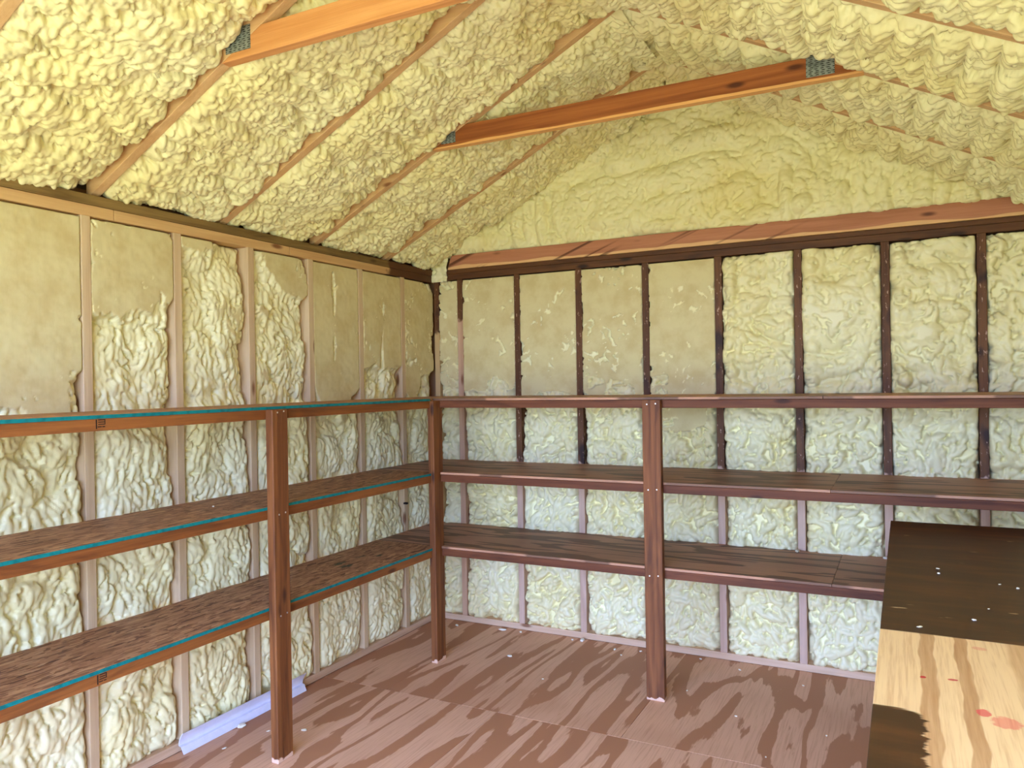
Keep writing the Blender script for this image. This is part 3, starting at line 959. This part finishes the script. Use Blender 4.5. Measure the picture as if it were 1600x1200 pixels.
# ------------------------------------------------------------------ white vinyl trim on the floor by the left wall
prof = []
for k in range(9):
    a = k / 8.0
    prof.append((0.011 + 0.024 * a * a, 0.032 + a * 0.054))
front = [(0.040, 0.001), (0.026, 0.025), (0.025, 0.029), (0.016, 0.030)] + prof
backp = [(x - 0.004, z) for x, z in reversed(front)]
n = len(front) + len(backp)
allp = front + backp
vv, ff = [], []
for yy, sh in ((-2.012, 0.0), (-1.285, 0.002)):
    vv += [(x + 0.002 + sh, yy + (0.012 if sh else 0.0) * (z / 0.086), z) for x, z in allp]
ff = [tuple(range(n)), tuple(range(2 * n - 1, n - 1, -1))] + [(k, (k + 1) % n, n + (k + 1) % n, n + k) for k in range(n)]
tr = poly('vinyl_trim', vv, ff, M['vinyl'], origin=(0.03, -1.65, 0.0))
tag(tr, 'white vinyl cove trim piece on the floor against the left wall', 'trim')


# ------------------------------------------------------------------ loose crumbs of foam
def crumb_mesh(seed, stretch):
    r = random.Random(seed)
    bm = bmesh.new()
    bmesh.ops.create_icosphere(bm, subdivisions=2, radius=0.5)
    for v in bm.verts:
        v.co *= 1 + r.uniform(-0.28, 0.22)
        v.co.x *= stretch
        v.co.z *= 0.6
    zmin = min(v.co.z for v in bm.verts)
    for v in bm.verts:
        v.co.z = max(v.co.z - zmin - 0.06, 0.0)
    me = bpy.data.meshes.new('foam_crumb')
    bm.to_mesh(me)
    bm.free()
    me.materials.append(M['crumb'])
    return me


CM = [crumb_mesh(s, st) for s, st in ((1, 1.0), (2, 1.6), (3, 2.2), (4, 1.3))]


def crumb(x, y, z, size, label, group=None, k=None, rot=None):
    o = bpy.data.objects.new('foam_crumb', CM[rnd.randrange(4) if k is None else k])
    COL.objects.link(o)
    o.location = (x, y, z - 0.0002)
    o.scale = (size, size, size)
    o.rotation_euler = (0, 0, rnd.uniform(0, 6.28) if rot is None else rot)
    return tag(o, label, 'crumb', group)


crumb(0.341, -1.63, 0, 0.016, 'small white crumb on the floor right of the left shelving post', k=1, rot=0.6)
crumb(0.062, -1.72, 0, 0.030, 'largest foam crumb, lying against the white vinyl trim', k=3)
crumb(0.749, -0.445, 0, 0.018, 'white crumb on the open floor between the two back shelf posts', k=1, rot=0.2)
ORD = ['first', 'second', 'third', 'fourth', 'fifth', 'sixth', 'seventh', 'eighth', 'ninth', 'tenth', 'eleventh', 'twelfth', 'thirteenth', 'fourteenth']


def scatter(items, z, text, group):
    """loose bits, each labelled by its place in the row counted from the left of the picture"""
    def px(it):
        d = Vector((it[0], it[1], z)) - cam.location
        return d.dot(rt) / d.dot(fw)
    for k, (x, y, sz) in enumerate(sorted(items, key=px)):
        crumb(x, y, z, sz, text % ORD[k], group)


scatter(((0.50, -0.06, 0.022), (0.62, -0.05, 0.016), (0.96, -0.05, 0.014), (1.02, -0.04, 0.026), (1.24, -0.10, 0.014), (1.38, -0.07, 0.013),
         (1.30, -0.17, 0.010), (1.71, -0.05, 0.012), (0.20, -0.10, 0.020), (0.10, -0.15, 0.014), (1.93, -0.12, 0.010), (2.25, -0.20, 0.010)), 0,
        'tiny white foam crumb on the floor along the back wall, %s from the left', 'foam crumbs along the back wall')
scatter(((0.15, -1.90, 0.010), (0.20, -1.70, 0.008), (2.02, -0.69, 0.009), (1.75, -0.50, 0.008), (2.20, -1.02, 0.007), (2.40, -0.72, 0.008),
         (0.42, -0.62, 0.008), (1.05, -0.66, 0.008)), 0,
        'tiny pale crumb on the open plywood floor, %s from the left', 'foam crumbs on the open floor')
scatter(((3.18, -1.22, 0.020), (3.13, -1.38, 0.010), (3.27, -1.30, 0.012), (2.80, -1.55, 0.009), (2.80, -1.48, 0.005), (2.95, -1.62, 0.006), (2.99, -1.65, 0.008),
         (3.02, -1.66, 0.007), (2.86, -2.02, 0.008), (2.74, -2.13, 0.007), (3.10, -1.96, 0.006), (3.18, -0.95, 0.010), (3.24, -0.84, 0.012), (2.90, -1.90, 0.005)), ZB,
        'tiny white crumb on the dark workbench top, %s from the left', 'crumbs on the dark bench top')
crumb(2.215, -0.045, ZS[2], 0.022, 'foam crumb on the lowest back shelf beside a stud', k=2)
crumb(2.62, -0.05, ZS[2], 0.020, 'foam crumb on the lowest back shelf near the workbench', k=1)
crumb(0.20, -1.98, ZS[1], 0.010, 'white crumb on the middle teal-edged shelf by the foam', k=0)

# a bit of black plastic that sticks out beside a stud of the left wall
ck = prism('plastic_clip', [(-0.004, 0.790), (0.020, 0.789), (0.024, 0.793), (0.022, 0.799), (0.008, 0.801), (-0.004, 0.799)], -0.366, -0.352, 'y', M['black'], None, 0.0008)
tag(ck, 'small black plastic bit sticking out of a left wall stud between the two lower shelves', 'clip')
